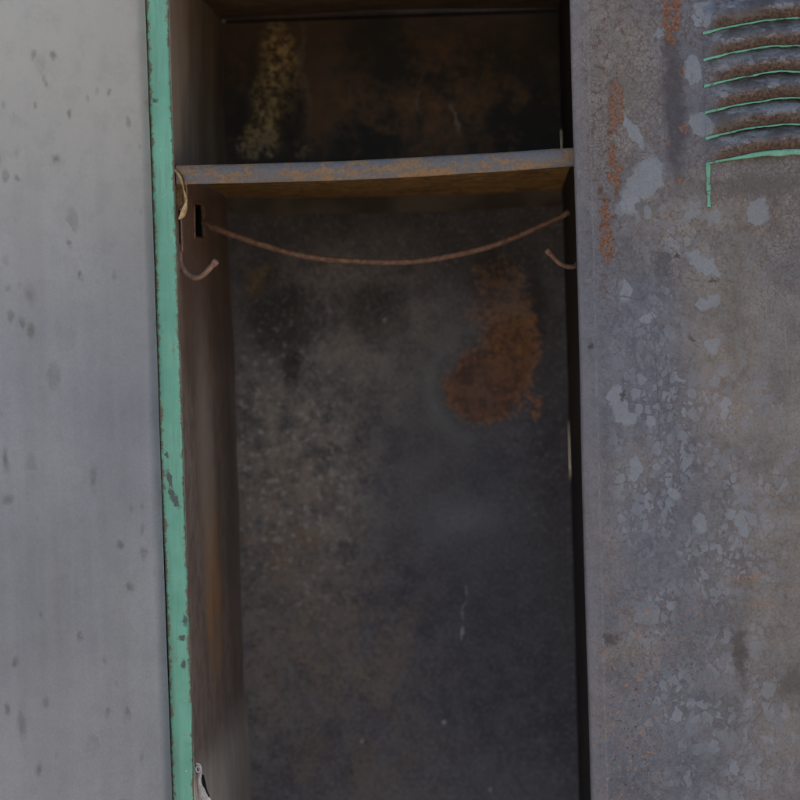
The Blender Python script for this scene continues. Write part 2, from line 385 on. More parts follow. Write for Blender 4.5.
def mat_back():
    M = Mat("stained_back_steel"); Y = .36
    wv = M.warp(28, .03); wf = M.warp(110, .010, vec=wv); ws = M.warp(26, .016)
    E = lambda *a, **k: M.ell(*a, Y, **k)
    n1 = M.noise(8, 5, .6); n2 = M.noise(45, 5, .65); n3 = M.noise(300, 4, .75); n4 = M.noise(150, 4, .7)
    vs = M.noise(1.0, 4, .6, vec=M.stretch(40, 1, 3))
    cool = M.mix(M.ss(n2, .36, .64), (.068, .064, .077), (.118, .112, .128))
    col = M.mix(M.ss(n1, .38, .68) * .6, cool, (.17, .162, .158))
    # pale scoured area low at the left, warm below it
    pl = any_of([E(285, 470, 70, 110, vec=wv, soft=.8), E(345, 330, 70, 80, vec=wv, soft=.8) * .55, E(250, 640, 40, 120, vec=wv, soft=.9) * .5])
    col = M.mix(pl * (M.ss(n4 * .4 + n2 * .6, .36, .62) * .95 + .05), col, (.33, .285, .24))
    wm = any_of([E(285, 560, 60, 110, vec=wv, soft=.8) * .9, E(310, 660, 110, 100, vec=wv, soft=.8), E(280, 590, 45, 40, vec=wv, soft=.8), E(330, 770, 110, 60, vec=wv, soft=.9) * .7])
    col = M.mix(wm * (M.ss(n4 * .4 + M.noise(30, 4, .65) * .6, .38, .60) * .75 + .03), col, (.215, .16, .125))
    col = M.mix(E(520, 600, 90, 230, vec=wv, soft=.9) * .55, col, (.054, .057, .078))
    col = M.mix(E(462, 517, 34, 18, vec=wv, soft=.9) * .4, col, (.22, .23, .27))
    # dark patches, darker across under the shelf and down the right edge
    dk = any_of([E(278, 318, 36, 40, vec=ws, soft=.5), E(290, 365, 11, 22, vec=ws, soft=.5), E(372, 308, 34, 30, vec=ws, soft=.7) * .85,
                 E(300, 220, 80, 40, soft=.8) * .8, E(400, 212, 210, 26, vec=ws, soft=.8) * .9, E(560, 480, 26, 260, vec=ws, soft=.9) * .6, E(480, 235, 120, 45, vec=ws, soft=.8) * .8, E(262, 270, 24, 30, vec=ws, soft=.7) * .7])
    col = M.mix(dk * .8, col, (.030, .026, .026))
    col = M.mix(E(255, 282, 18, 7, vec=wf, soft=.8, rot=-45) * .6, col, (.17, .12, .04))
    # grain: pits and tiny pale flecks
    col = M.mix(M.ss(n3, .52, .66) * .28, col, (.27, .255, .245))
    col = M.mix(M.ss(n3, .47, .36) * .38, col, (.035, .028, .024))
    fl = M.ss(M.noise(150, 3, .6), .58, .64) * E(285, 470, 60, 130, vec=wv, soft=.7)
    col = M.mix(fl * .45, col, (.5, .49, .47))
    rfl = M.ss(M.noise(80, 4, .7, dist=.5), .55, .63) * E(270, 530, 50, 90, vec=wv, soft=.7)
    col = M.mix(rfl * .5, col, (.25, .135, .06))
    # the big rust bloom
    wb_ = M.warp(300, .006, vec=wf)
    bl = any_of([E(487, 386, 42, 38, vec=wb_, soft=.28), E(512, 350, 29, 56, vec=wb_, soft=.4), E(500, 300, 32, 36, vec=wb_, soft=.6) * .85,
                 E(533, 408, 7, 10, vec=wb_, soft=.6) * .7])
    blc = M.mix(M.ss(n2, .3, .7), (.095, .044, .031), (.19, .090, .050))
    blc = M.mix(M.ss(n3, .5, .7) * .6, blc, (.30, .16, .09))
    blc = M.mix(E(480, 392, 26, 24, vec=wv, soft=.7) * .6, blc, (.20, .105, .08))
    blc = M.mix(E(520, 320, 22, 50, vec=wv, soft=.8) * .5, blc, (.25, .115, .03))
    core = any_of([E(485, 388, 33, 30, vec=wf, soft=.3), E(514, 352, 20, 42, vec=wf, soft=.4)])
    blc = M.mix((1.0 - core) * .6 * M.ss(n4, .35, .55), blc, (.36, .18, .09))
    blc = M.mix(M.ss(n2 + (n4 - .5) * .9, .54, .38) * .6, blc, (.055, .034, .028))
    blc = M.mix(M.ss(vs + (n4 - .5) * .5, .50, .62) * E(515, 320, 26, 60, soft=.6) * .6, blc, (.32, .15, .045))
    col = M.mix(any_of([E(492, 268, 22, 22, vec=ws, soft=.6), E(536, 300, 10, 40, vec=ws, soft=.7)]) * .7, col, (.028, .022, .02))
    col = M.mix(M.ss(bl * .62 + (n4 - .5) * .7 + (n3 - .5) * .7 + (n2 - .5) * .5, .20, .56) * M.ss(bl, .0, .25) * (1.0 - E(500, 285, 34, 30, vec=wv, soft=.8) * .65) * .95, col, blc)
    halo = (E(487, 385, 62, 62, vec=wv, soft=.18) - E(487, 385, 52, 53, vec=wv, soft=.12)).clamp()
    col = M.mix(halo * .7 * E(445, 380, 40, 70, soft=.6), col, (.17, .175, .18))
    # white drips
    dr = any_of([E(465, 634, 1.9, 7, vec=wf, soft=.4), E(466, 612, 1.4, 8, soft=.5, vec=wf), E(465, 592, 1.1, 6, soft=.5, vec=wf),
                 E(444, 722, 2.4, 2.4, soft=.5), E(385, 320, 2, 2, soft=.5), E(362, 741, 1.8, 1.8, soft=.5), E(490, 790, 2, 3, soft=.5)])
    col = M.mix(dr * .75 * M.ss(n4, .35, .55), col, (.38, .38, .40))
    # above the shelf: brown, scorched, with an ochre run
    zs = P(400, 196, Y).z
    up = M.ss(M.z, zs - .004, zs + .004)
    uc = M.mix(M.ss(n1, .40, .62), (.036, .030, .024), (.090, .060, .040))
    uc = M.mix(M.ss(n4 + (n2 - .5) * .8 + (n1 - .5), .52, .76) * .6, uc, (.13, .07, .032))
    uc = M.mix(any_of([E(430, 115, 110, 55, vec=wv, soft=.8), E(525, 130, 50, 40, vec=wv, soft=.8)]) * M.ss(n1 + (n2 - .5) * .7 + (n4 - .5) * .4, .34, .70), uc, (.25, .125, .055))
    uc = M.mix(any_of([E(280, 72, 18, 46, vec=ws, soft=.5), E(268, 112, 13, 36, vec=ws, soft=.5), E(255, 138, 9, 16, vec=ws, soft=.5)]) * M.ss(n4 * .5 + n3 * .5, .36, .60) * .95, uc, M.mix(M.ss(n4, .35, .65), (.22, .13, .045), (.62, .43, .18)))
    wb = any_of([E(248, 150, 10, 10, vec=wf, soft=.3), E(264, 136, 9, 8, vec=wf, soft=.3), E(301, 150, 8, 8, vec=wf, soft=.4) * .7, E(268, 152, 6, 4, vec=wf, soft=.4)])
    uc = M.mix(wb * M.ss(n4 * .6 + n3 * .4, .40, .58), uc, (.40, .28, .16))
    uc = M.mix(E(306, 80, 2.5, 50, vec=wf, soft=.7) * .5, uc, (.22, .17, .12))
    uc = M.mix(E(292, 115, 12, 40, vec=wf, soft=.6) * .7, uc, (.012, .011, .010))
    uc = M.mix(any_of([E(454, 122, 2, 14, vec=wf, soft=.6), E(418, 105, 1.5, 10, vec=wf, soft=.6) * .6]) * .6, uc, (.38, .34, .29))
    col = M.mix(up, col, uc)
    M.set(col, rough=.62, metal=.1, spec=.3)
    M.bump(n3 * .5 + n2 * 1.2 + bl * n3 * 1.5 + n1 * 2, .0012, .5)
    return M.m

def mat_side():
    """left inner wall; Y runs into the locker"""
    M = Mat("brown_stained_side_steel")
    n1 = M.noise(8, 4, .6); n3 = M.noise(300, 4, .7)
    n5 = M.noise(70, 5, .7); wq = M.warp(20, .03)
    vs = M.noise(1.0, 5, .65, vec=M.stretch(1, 20, 6, vec=wq)); vs2 = M.noise(1.0, 5, .7, vec=M.stretch(1, 50, 16, vec=wq))
    zp = lambda py: P(210, py, .15).z
    col = M.mix(M.ss(vs, .3, .7), (.20, .145, .115), (.37, .28, .225))
    col = M.mix(M.ss(vs2, .45, .75) * .5, col, (.32, .26, .22))
    col = M.mix(M.ss(n5, .46, .62) * .55, col, (.10, .065, .05))
    col = M.mix(M.ss(n3 * .5 + n5 * .5, .56, .66) * .5, col, (.42, .30, .22))
    # upper box: grey-brown
    up = M.ss(M.z, zp(200), zp(150))
    col = M.mix(up * .8, col, M.mix(M.ss(vs, .35, .65), (.24, .185, .135), (.40, .31, .225)))
    redd = M.ss(M.z, zp(420), zp(330)) * (1.0 - up)
    col = M.mix(redd * .5, col, (.19, .105, .075))
    # ochre run about half depth
    def blob(y0, ry, py, rpy, soft=.8):
        u = (M.y - y0 + (n1 - .5) * .03) / ry; v = (M.z - zp(py)) / S(rpy)
        return 1.0 - M.ss((u * u + v * v).sqrt(), 1 - soft, 1 + soft)
    col = M.mix(blob(.16, .05, 590, 80) * M.ss(vs2 * .6 + n5 * .4, .38, .58), col, (.62, .30, .10))
    col = M.mix(blob(.14, .05, 480, 90) * .5, col, (.58, .43, .30))  # upright sheen painted as a paler patch
    col = M.mix(blob(.15, .035, 420, 110) * .4, col, (.58, .50, .45))  # upper part of the painted sheen
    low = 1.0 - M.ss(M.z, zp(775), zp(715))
    col = M.mix(low * .9, col, M.mix(M.ss(vs2, .3, .7), (.50, .43, .35), (.70, .62, .53)))  # sheen low on the wall, painted as paler colour
    col = M.mix(M.ss(n3, .6, .72) * .4, col, (.34, .22, .15))
    dkb = M.ss(M.y, .27, .36) * .55
    col = M.mix(blob(.30, .05, 480, 120) * .6, col, (.09, .07, .068))
    M.set(col, rough=.5, metal=.2, spec=.4)
    M.bump(n3 * .4 + vs2 * 1.0 + n1 * 2, .001, .45)
    return M.m

def mat_rust(name, a, b, rough=.7, scale=120):
    M = Mat(name)
    n2 = M.noise(scale, 5, .7); n3 = M.noise(scale * 4, 3, .7)
    col = M.mix(M.ss(n2, .3, .7), a, b)
    col = M.mix(M.ss(n3, .55, .72) * .5, col, tuple(min(1, q * 1.7) for q in b))
    M.set(col, rough=rough, metal=.1, spec=.3)
    M.bump(n3 * .5 + n2, .0006, .6)
    return M.m

def mat_shelf():
    M = Mat("rust_mottled_shelf_steel")
    wf = M.warp(120, .008)
    n2 = M.noise(95, 4, .65, vec=M.stretch(.55, 1, 1.4, vec=wf)); n3 = M.noise(420, 4, .7); n1 = M.noise(14, 3)
    rust = M.mix(n3, (.13, .075, .04), (.36, .235, .135))
    steel = M.mix(n3, (.075, .068, .066), (.205, .188, .178))
    xr = M.ss(M.x, .10, .30)
    n5 = M.noise(260, 4, .75)
    k = M.ss(n2 + xr * .07 + (n5 - .5) * .35, .47, .56)
    col = M.mix(k, rust, steel)
    zlip = P(400, 166, 0).z
    # underside stays ochre rust
    yd = M.ss(M.y, .012, .018)
    und = M.mix(M.ss(n2, .3, .7), (.14, .075, .028), (.46, .27, .085))
    und = M.mix(M.ss(M.noise(110, 4, .75), .50, .62) * .75, und, (.04, .026, .018))
    und = M.mix(M.ss(M.y, .350, .352), und, M.mix(M.ss(n1, .4, .6), (.05, .040, .032), (.10, .085, .07)))
    col = M.mix(yd, col, und)
    M.set(col, rough=M.ss(k, 0, 1, .75, .42).max(yd * .85), metal=.12, spec=.35)
    M.bump(n3 * .5 + k * .6, .0006, .6)
    return M.m

def mat_ground():
    M = Mat("dry_gravelly_earth")
    n1 = M.noise(1.3, 5, .6); n2 = M.noise(30, 5, .7)
    col = M.mix(M.ss(n1, .3, .7), (.30, .24, .175), (.40, .33, .25))
    col = M.mix(M.ss(n2, .5, .7) * .5, col, (.22, .18, .14))
    M.set(col, rough=.95, metal=0, spec=.1)
    M.bump(n2, .02, .6)
    return M.m

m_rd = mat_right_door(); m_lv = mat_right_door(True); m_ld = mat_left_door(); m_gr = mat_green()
m_gl = mat_green("green_paint_remnant", chips=False)
m_bk = mat_back(); m_sd = mat_side(); m_sh = mat_shelf()
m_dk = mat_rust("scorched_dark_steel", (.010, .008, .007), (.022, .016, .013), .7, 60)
m_ce = mat_rust("brown_ceiling_steel", (.15, .11, .075), (.30, .22, .15), .6, 25)
m_rod = mat_rust("brown_rusted_rod", (.12, .066, .045), (.26, .155, .11), .65, 200)
m_hook = mat_rust("brown_rusted_hook", (.16, .088, .06), (.28, .17, .125), .5, 160)
m_tab = mat_rust("gold_brown_torn_steel", (.10, .05, .022), (.32, .20, .09), .5, 200)
m_bare = mat_rust("bare_bright_steel", (.42, .40, .38), (.62, .60, .58), .4, 200)

# ------------------------------------------------------------------ mesh helpers
def thing(name, label, cat, loc, group=None):
    o = bpy.data.objects.new(name, None); COL.objects.link(o)
    o.location = loc; o.empty_display_size = .05
    o["label"] = label; o["category"] = cat
    if group: o["group"] = group
    return o
def build(name, bm, mats, parent=None, smooth=True, solid=None, offset=0, bevel=None, label=None):
    bm.normal_update()
    me = bpy.data.meshes.new(name); bm.to_mesh(me); bm.free()
    if not isinstance(mats, (list, tuple)): mats = [mats]
    for q in mats: me.materials.append(q)
    if smooth:
        for p in me.polygons: p.use_smooth = True
    o = bpy.data.objects.new(name, me); COL.objects.link(o)
    if parent is not None:
        o.parent = parent
        r = parent
        off = Vector((0, 0, 0))
        while r is not None: off += r.location; r = r.parent
        o.location = -off               # vertices are written in world metres
    if solid:
        md = o.modifiers.new("thickness", 'SOLIDIFY'); md.thickness = solid; md.offset = offset
    if bevel:
        md = o.modifiers.new("edge", 'BEVEL'); md.width = bevel; md.segments = 2; md.limit_method = 'ANGLE'
    if smooth and (bevel or solid):
        md = o.modifiers.new("split", 'EDGE_SPLIT'); md.split_angle = R(50)
    if label: o["label"] = label
    return o
def box(bm, x0, x1, y0, y1, z0, z1, mi=0):
    vs = [bm.verts.new((x, y, z)) for x in (x0, x1) for y in (y0, y1) for z in (z0, z1)]
    F = [(0, 1, 3, 2), (4, 6, 7, 5), (0, 4, 5, 1), (2, 3, 7, 6), (0, 2, 6, 4), (1, 5, 7, 3)]
    for f in F:
        fc = bm.faces.new([vs[i] for i in f]); fc.material_index = mi
def grid(bm, us, vs, fn, skip=None, mi=0):
    g = [[bm.verts.new(fn(u, v)) for v in vs] for u in us]
    for i in range(len(us) - 1):
        for j in range(len(vs) - 1):
            if skip and skip((us[i] + us[i + 1]) / 2, (vs[j] + vs[j + 1]) / 2): continue
            f = bm.faces.new([g[i][j], g[i + 1][j], g[i + 1][j + 1], g[i][j + 1]]); f.material_index = mi
    return g
def lin(a, b, n): return [a + (b - a) * i / n for i in range(n + 1)]
def merged(*ls): 
    r = sorted(q for l in ls for q in l); o = []
    for q in r:
        if not o or q - o[-1] > 1e-5: o.append(q)
    return o
def spline(pts, n):
    out = []
    for i in range(len(pts) - 1):
        p0 = pts[max(i - 1, 0)]; p1 = pts[i]; p2 = pts[i + 1]; p3 = pts[min(i + 2, len(pts) - 1)]
        for k in range(n):
            t = k / n
            out.append(0.5 * ((2 * p1) + (p2 - p0) * t + (2 * p0 - 5 * p1 + 4 * p2 - p3) * t * t + (3 * p1 - p0 - 3 * p2 + p3) * t ** 3))
    out.append(pts[-1].copy()); return out
def tube(bm, pts, rad, seg=12, mi=0):
    if not callable(rad): r0 = rad; rad = lambda t: r0
    rings = []; nrm = None
    for i, p in enumerate(pts):
        tg = (pts[min(i + 1, len(pts) - 1)] - pts[max(i - 1, 0)]).normalized()
        if nrm is None:
            nrm = tg.cross(Vector((0, 1, 0)));
            if nrm.length < .1: nrm = tg.cross(Vector((0, 0, 1)))
            nrm.normalize()
        nrm = (nrm - tg * nrm.dot(tg)).normalized(); bn = tg.cross(nrm)
        r = rad(i / (len(pts) - 1))
        rings.append([bm.verts.new(p + (nrm * math.cos(a) + bn * math.sin(a)) * r) for a in [2 * math.pi * k / seg for k in range(seg)]])
    for a, b in zip(rings[:-1], rings[1:]):
        for k in range(seg):
            f = bm.faces.new([a[k], a[(k + 1) % seg], b[(k + 1) % seg], b[k]]); f.material_index = mi
    for rg in (rings[0], rings[-1]):
        f = bm.faces.new(rg); f.material_index = mi
def interp(tab, z):
    tab = sorted(tab)
    if z <= tab[0][0]: 
        (a, b), (c, d) = tab[0], tab[1]; return b
    if z >= tab[-1][0]: return tab[-1][1]
    for (a, b), (c, d) in zip(tab[:-1], tab[1:]):
        if a <= z <= c:
            t = (z - a) / (c - a); t = t * t * (3 - 2 * t) * .5 + t * .5
            return b + (d - b) * t

# ------------------------------------------------------------------ sizes
D = .36                                   # depth
ZB, ZC = .12, P(222, 18, D).z             # floor and ceiling of the locker
XP0, XP1 = P(150.8, 160, 0).x, P(173, 160, 0).x    # green post
XL = XP1                                  # inner left wall
XR = P(579, 160, 0).x                     # inner right wall
XPR = XR + .019

# ------------------------------------------------------------------ ground
bm = bmesh.new(); grid(bm, lin(-900, 900, 30), lin(-900, 900, 30), lambda u, v: (u, v, 0))
g = build("ground", bm, mat_ground(), smooth=False); g["kind"] = "structure"

# ------------------------------------------------------------------ the open locker
lk = thing("metal_locker", "open doorless rusty locker with green left post, one shelf, sagging rod and hooks", "locker", ((XL + XR) / 2, D / 2, 0))
# green front post: an angle, front leaf and return
bm = bmesh.new()
nz = 60
def postpt(u, v):
    wob = .0004 * math.sin(v * 9) + .00025 * math.sin(v * 31 + 1)
    return None
zs = lin(ZB - .06, ZC + .03, 90)
def post(bm, xa, xb, side):
    # profile: outer return, front leaf with rounded corners, inner return
    r = .0016
    prof = [(xa, .022), (xa, r), (xa + r * .3, r * .3), (xa + r, 0), (xb - r, 0), (xb - r * .3, r * .3), (xb, r), (xb, .007)]
    def f(u, z):
        x, y = prof[int(u)]
        wb = .00035 * math.sin(z * 23) + .0002 * math.sin(z * 57 + 1.3)
        return (x + (wb if 4 <= u else wb * .4), y + .0003 * math.sin(z * 17 + u), z)
    grid(bm, list(range(len(prof))), zs, f)
post(bm, XP0, XP1, 0)
build("frame_post", bm, m_gr, lk, solid=.001, offset=-1, label="green painted post with chipped edges")
bm = bmesh.new(); post(bm, XR, XPR, 1)
build("frame_post", bm, m_dk, lk, solid=.001, offset=-1, label="dark post hidden behind the right door edge")
bm = bmesh.new(); box(bm, XP0 + .001, XPR - .001, .0025, .02, ZC + .004, ZC + .028)
build("frame_rail", bm, m_gr, lk, smooth=False, bevel=.001)
bm = bmesh.new(); box(bm, XP0 + .001, XPR - .001, .0025, .02, ZB - .055, ZB - .003)
build("frame_rail", bm, m_gr, lk, smooth=False, bevel=.001)
# rivet on the post
c = P(186, 771, 0)
bm = bmesh.new(); bmesh.ops.create_uvsphere(bm, u_segments=12, v_segments=8, radius=.0011, matrix=Matrix.Translation((c.x, -.0001, c.z)))
build("rivet", bm, m_bare, lk)

# left wall, wavy, with the slot for the rod
bt = [(P(px, py, D).z, P(px, py, D).x) for px, py in ((221, 18), (223, 110), (226, 200), (231, 300), (234.5, 360), (236, 430), (239, 500), (239.5, 560), (242.5, 640), (243, 690), (249, 730), (251, 800))]
yS0, yS1 = .118, .185
zS0, zS1 = P(206, 238, .15).z, P(206, 203, .15).z
def wall_l(y, z):
    t = max(0, (y - .004)) / (D - .004)
    xb = interp(bt, z)
    x = XL + .0004 + (xb - XL) * t ** 1.3
    rip = .0022 * math.sin(math.pi * t) * math.sin(z * 7 + 1.0) + .0012 * math.sin(math.pi * t) * math.sin(z * 15 + y * 30)
    return (x + rip, y, z)
bm = bmesh.new()
ys = merged(lin(.004, D - .001, 26), [yS0, yS1]); zz = merged(lin(ZB, ZC, 110), [zS0, zS1])
grid(bm, ys, zz, wall_l, skip=lambda y, z: yS0 < y < yS1 and zS0 < z < zS1)
build("side_panel", bm, m_sd, lk, solid=.0009, offset=-1)
# raised rim of the rod slot
bm = bmesh.new()
rim = [Vector(wall_l(y, z)) + Vector((.0006, 0, 0)) for y, z in ((yS0, zS0), (yS1, zS0), (yS1, zS1), (yS0, zS1))]
loop = []
for a, b in zip(rim, rim[1:] + rim[:1]):
    loop += [a.lerp(b, k / 8) for k in range(8)]
tube(bm, loop + [loop[0]], .0011, 8)
build("rod_slot_rim", bm, m_rod, lk)
# right wall
bm = bmesh.new()
grid(bm, lin(.004, D - .001, 12), lin(ZB, ZC, 60), lambda y, z: (XR - .0055 * y / D + .0004 * math.sin(z * 9 + y * 12), y, z))
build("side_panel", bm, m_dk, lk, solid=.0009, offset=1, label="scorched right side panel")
# outer back, with the sprung seam on the right that lets daylight through
def seam(z):
    base = XR - .0055 + .0016
    g = 0
    for (a, b, w_) in ((0, 8, 2.0), (100, 122, .7), (124, 165, 2.2), (332, 350, 2.2), (353, 385, .8), (412, 482, 2.0)):
        za, zb_ = P(567, b, D).z, P(567, a, D).z
        if za <= z <= zb_:
            t = (z - za) / (zb_ - za)
            g = max(g, S(w_, D) * min(1, 6 * t * (1 - t)) * .18)
    return (base if g == 0 else XR - .0055 + .0001 - g)
bm = bmesh.new()
zz = merged(lin(ZB - .02, ZC + .02, 60), lin(P(567, 800, D).z, P(567, 0, D).z, 400))
us = merged(lin(0, 1, 24), [.985, .993])
def backf(u, z):
    x0 = XL - .004; x1 = seam(z)
    x = x0 + (XR - .0115 - x0) * min(u, .985) / .985 if u <= .985 else (XR - .0115) + (x1 - XR + .0115) * (u - .985) / .015
    y = D + .0012 * math.sin(x * 19 + z * 6) * math.sin(z * 8 + 1) - .0016 * max(0, 1 - (x - XL - .045) / .015) * 0
    return (x, y, z)
grid(bm, us, zz, backf)
build("back_panel", bm, m_bk, lk, solid=.001, offset=1)
# ceiling with a turned-down rear flange, floor
bm = bmesh.new()
grid(bm, lin(XL - .002, XR + .001, 20), lin(.003, D - .003, 14), lambda x, y: (x, y, ZC + .0015 * math.sin(x * 20 + y * 14)))
build("top_panel", bm, m_ce, lk, solid=.001, offset=1)
bm = bmesh.new(); box(bm, P(226, 20, D - .004).x, XR - .007, D - .0045, D - .003, ZC - .0055, ZC - .0025)
build("rear_flange", bm, m_dk, lk, smooth=False, bevel=.0004)
bm = bmesh.new()
grid(bm, lin(XL - .002, XR + .001, 12), lin(.003, D - .003, 10), lambda x, y: (x, y, ZB))
build("bottom_panel", bm, m_sd, lk, solid=.001, offset=-1)

for (px, py) in ((223.5, 21), (552, 6)):
    c = P(px, py, D - .008)
    bm = bmesh.new(); bmesh.ops.create_uvsphere(bm, u_segments=12, v_segments=8, radius=.0016, matrix=Matrix.Translation((c.x, c.y, c.z)))
    build("rivet", bm, m_bare, lk)

# shelf: front lip, plate, rear flange; slightly bowed as in the photo
top_t = [(P(px, py, .008).x, P(px, py, .008).z) for px, py in ((174, 166.5), (250, 165.0), (340, 162.3), (400, 159.3), (480, 154.8), (572, 149))]
bot_t = [(P(px, py, .008).x, P(px, py, .008).z) for px, py in ((174, 183.5), (250, 181.8), (340, 179.4), (400, 176.7), (480, 171.8), (572, 165.5))]
rear_t = [(P(px, py, D - .006).x, P(px, py, D - .006).z) for px, py in ((228, 197.5), (300, 198), (400, 196.5), (480, 194), (560, 190))]
sx0 = XL + .0012; sx1 = XR - .0012
bm = bmesh.new()
N = 7
prof = [('l', .010, 0.0), ('l', .0065, .0), ('m', .006, .08), ('m', .006, .5), ('m', .006, .92), ('t', .0075, 0), ('p', .02, .02), ('p', .10, .3), ('p', .2, .55), ('p', D - .05, .85), ('p', D - .008, 1.0), ('f', D - .0055, .2), ('f', D - .005, 1.0)]
def shelff(i, x):
    k, y, q = prof[int(i)]
    zt = interp(top_t, x); zb_ = interp(bot_t, x); zr = interp(rear_t, x) - .0
    yb = .0005 * math.sin(x * 60)
    zz_ = x; x = x - .0058 * (y / D) * (x - sx0) / (sx1 - sx0)
    if k == 'l': return (x, y, zb_)
    if k == 'm': return (x, y + yb, zb_ + (zt - zb_) * (.03 + .97 * q) if q < .9 else zt - .0012)
    if k == 't': return (x, y + yb, zt)
    if k == 'p': return (x, y, zt + (zr - zt) * q if False else zt * (1 - q) + zr * q)
    if k == 'f': return (x, y, zr - .0015 - q * .0125)
grid(bm, list(range(len(prof))), lin(sx0, sx1, 60), shelff)
shelf = build("shelf", bm, m_sh, lk, solid=.0009, offset=-1)
# turned end of the lip at the left: a torn tab with bright edges
def Pv(px, py, Y): return P(px, py, Y)
bm = bmesh.new()
a = [Pv(175, 168, .005), Pv(181, 172, .004), Pv(186, 184, .004), Pv(186.5, 198, .005), Pv(184, 206, .006), Pv(179, 210, .008)]
b = [Pv(174.5, 170, .012), Pv(174.5, 178, .012), Pv(175, 188, .011), Pv(176, 200, .011), Pv(176, 205, .010), Pv(176.5, 209, .010)]
sa, sb = spline(a, 5), spline(b, 5)
grid(bm, lin(0, 1, 6), list(range(len(sa))), lambda u, v: sa[int(v)].lerp(sb[int(v)], u) + Vector((0, .0015 * math.sin(u * 3.1), 0)))
tab = build("torn_tab", bm, m_tab, shelf, solid=.0008)
bm = bmesh.new()
tube(bm, spline([Pv(175, 170, .003), Pv(180, 177, .002), Pv(183, 187, .002), Pv(185.3, 196, .002), Pv(186.3, 202, .002)], 6), lambda t: .0009 + .0004 * math.sin(t * 9), 8)
build("curled_wire", bm, mat_rust("brass_brown_wire", (.24, .15, .065), (.50, .34, .17), .4, 200), shelf)

# pale leaf of metal bent off the end of the tab
bm = bmesh.new()
la = spline([Pv(186, 201, .002), Pv(183, 207, .001), Pv(180.5, 213, .0), Pv(178.5, 219, .001)], 5)
lb = spline([Pv(187, 203, .003), Pv(186.8, 210, .003), Pv(184.5, 216, .003), Pv(180.0, 219.5, .002)], 5)
grid(bm, lin(0, 1, 4), list(range(len(la))), lambda u, v: la[int(v)].lerp(lb[int(v)], u) + Vector((0, -.0012 * math.sin(u * 3.1), 0)))
build("bent_leaf", bm, mat_rust("pale_gold_steel", (.30, .19, .085), (.58, .42, .22), .4, 260), shelf, solid=.0006)

# sagging rod
bm = bmesh.new()
yr = .158
rp = [P(203, 223, yr + .004)] + [P(px, py, yr) for px, py in ((212, 227), (235, 236), (262, 245), (300, 254.5), (340, 259.8), (385, 262), (415, 261.3), (445, 257.8), (480, 249.5), (510, 239), (540, 226), (558, 217.5), (569, 212))]
rs = spline(rp, 14)
rs = [p + Vector((0, 0, .0004 * math.sin(i * .07) + .0002 * math.sin(i * .17 + 1))) for i, p in enumerate(rs)]
tube(bm, rs, lambda t: S(3.25 - .5 * t, yr) * (1 + .02 * math.sin(t * 41)), 16)
build("hanging_rod", bm, m_rod, lk)

# coat hooks (left and right)
def hook(pts, Y, r, label, plate, pm):
    bm = bmesh.new()
    tube(bm, spline(pts, 8), lambda t: r * (1 + .05 * math.sin(t * 25)), 14)
    # rolled end
    e = pts[-1]; d = (pts[-1] - pts[-2]).normalized()
    tube(bm, [e - d * .0035, e - d * .003, e + d * .0004, e + d * .0010], lambda t: r * (1.0 if t in (0, 1) else 1.28), 14)
    h = build("coat_hook", bm, m_hook, lk, label=label)
    bm = bmesh.new(); box(bm, *plate)
    build("hook_plate", bm, pm, h, smooth=False, bevel=.0006)
    return h
Yh = .024
hook([P(180.5, 244, Yh), P(179.8, 256, Yh), P(181, 265, Yh), P(185.5, 272.5, Yh - .002), P(192, 277, Yh - .004), P(199, 277.2, Yh - .006), P(206, 272.5, Yh - .008), P(211, 267, Yh - .009), P(216, 261.5, Yh - .010)], Yh, S(2.9),
     "brown wire hook on the left side panel", (XL + .0012, XL + .0026, Yh - .004, Yh + .006, P(180, 252, Yh).z, P(180, 205, Yh).z), m_hook)
Yq = .07
hook([P(580, 262, Yq + .004), P(574, 266.5, Yq), P(566, 266.2, Yq - .002), P(559, 262.5, Yq - .004), P(553, 256.5, Yq - .006), P(547.5, 250.5, Yq - .008)], Yq, S(2.6),
     "dark wire hook on the right side panel", (XR - .0024, XR - .0014, Yq - .006, Yq + .006, P(575, 275, Yq).z, P(575, 240, Yq).z), m_dk)

# broken latch catch at the bottom left
Yk = .012
bm = bmesh.new()
ka = [P(196.5, 763, Yk), P(200.5, 764.5, Yk), P(202.3, 772, Yk), P(200.5, 780, Yk + .001), P(203, 786, Yk + .002), P(210, 797, Yk + .004), P(211, 806, Yk + .004)]
kb = [P(195.6, 764, Yk + .006), P(195.8, 768, Yk + .006), P(196.0, 774, Yk + .006), P(196, 782, Yk + .006), P(196.5, 790, Yk + .007), P(197, 800, Yk + .007), P(197, 808, Yk + .007)]
sa, sb = spline(ka, 5), spline(kb, 5)
grid(bm, lin(0, 1, 5), list(range(len(sa))), lambda u, v: sa[int(v)].lerp(sb[int(v)], u) + Vector((0, -.002 * math.sin(u * 3.1), 0)))
lc = build("latch_catch", bm, m_bare, lk, solid=.0008)
bm = bmesh.new()
cc = P(198.2, 769, Yk - .0005)
ring = [cc + Vector((.0017 * math.cos(q), -.0006, .0022 * math.sin(q))) for q in [2 * math.pi * k / 24 for k in range(25)]]
tube(bm, ring, .0006, 8)
build("screw_ring", bm, m_bare, lc)
bm = bmesh.new()
kq = spline([P(203.5, 775, Yk), P(205.5, 783, Yk), P(207, 790, Yk + .001), P(209.5, 797, Yk + .002)], 5)
grid(bm, [0, 1], list(range(len(kq))), lambda u, v: kq[int(v)] + Vector((-.003 * u * math.sin(.4 + v / 7), .003 * u, 0)))
build("torn_flap", bm, m_dk, lc, solid=.0006)

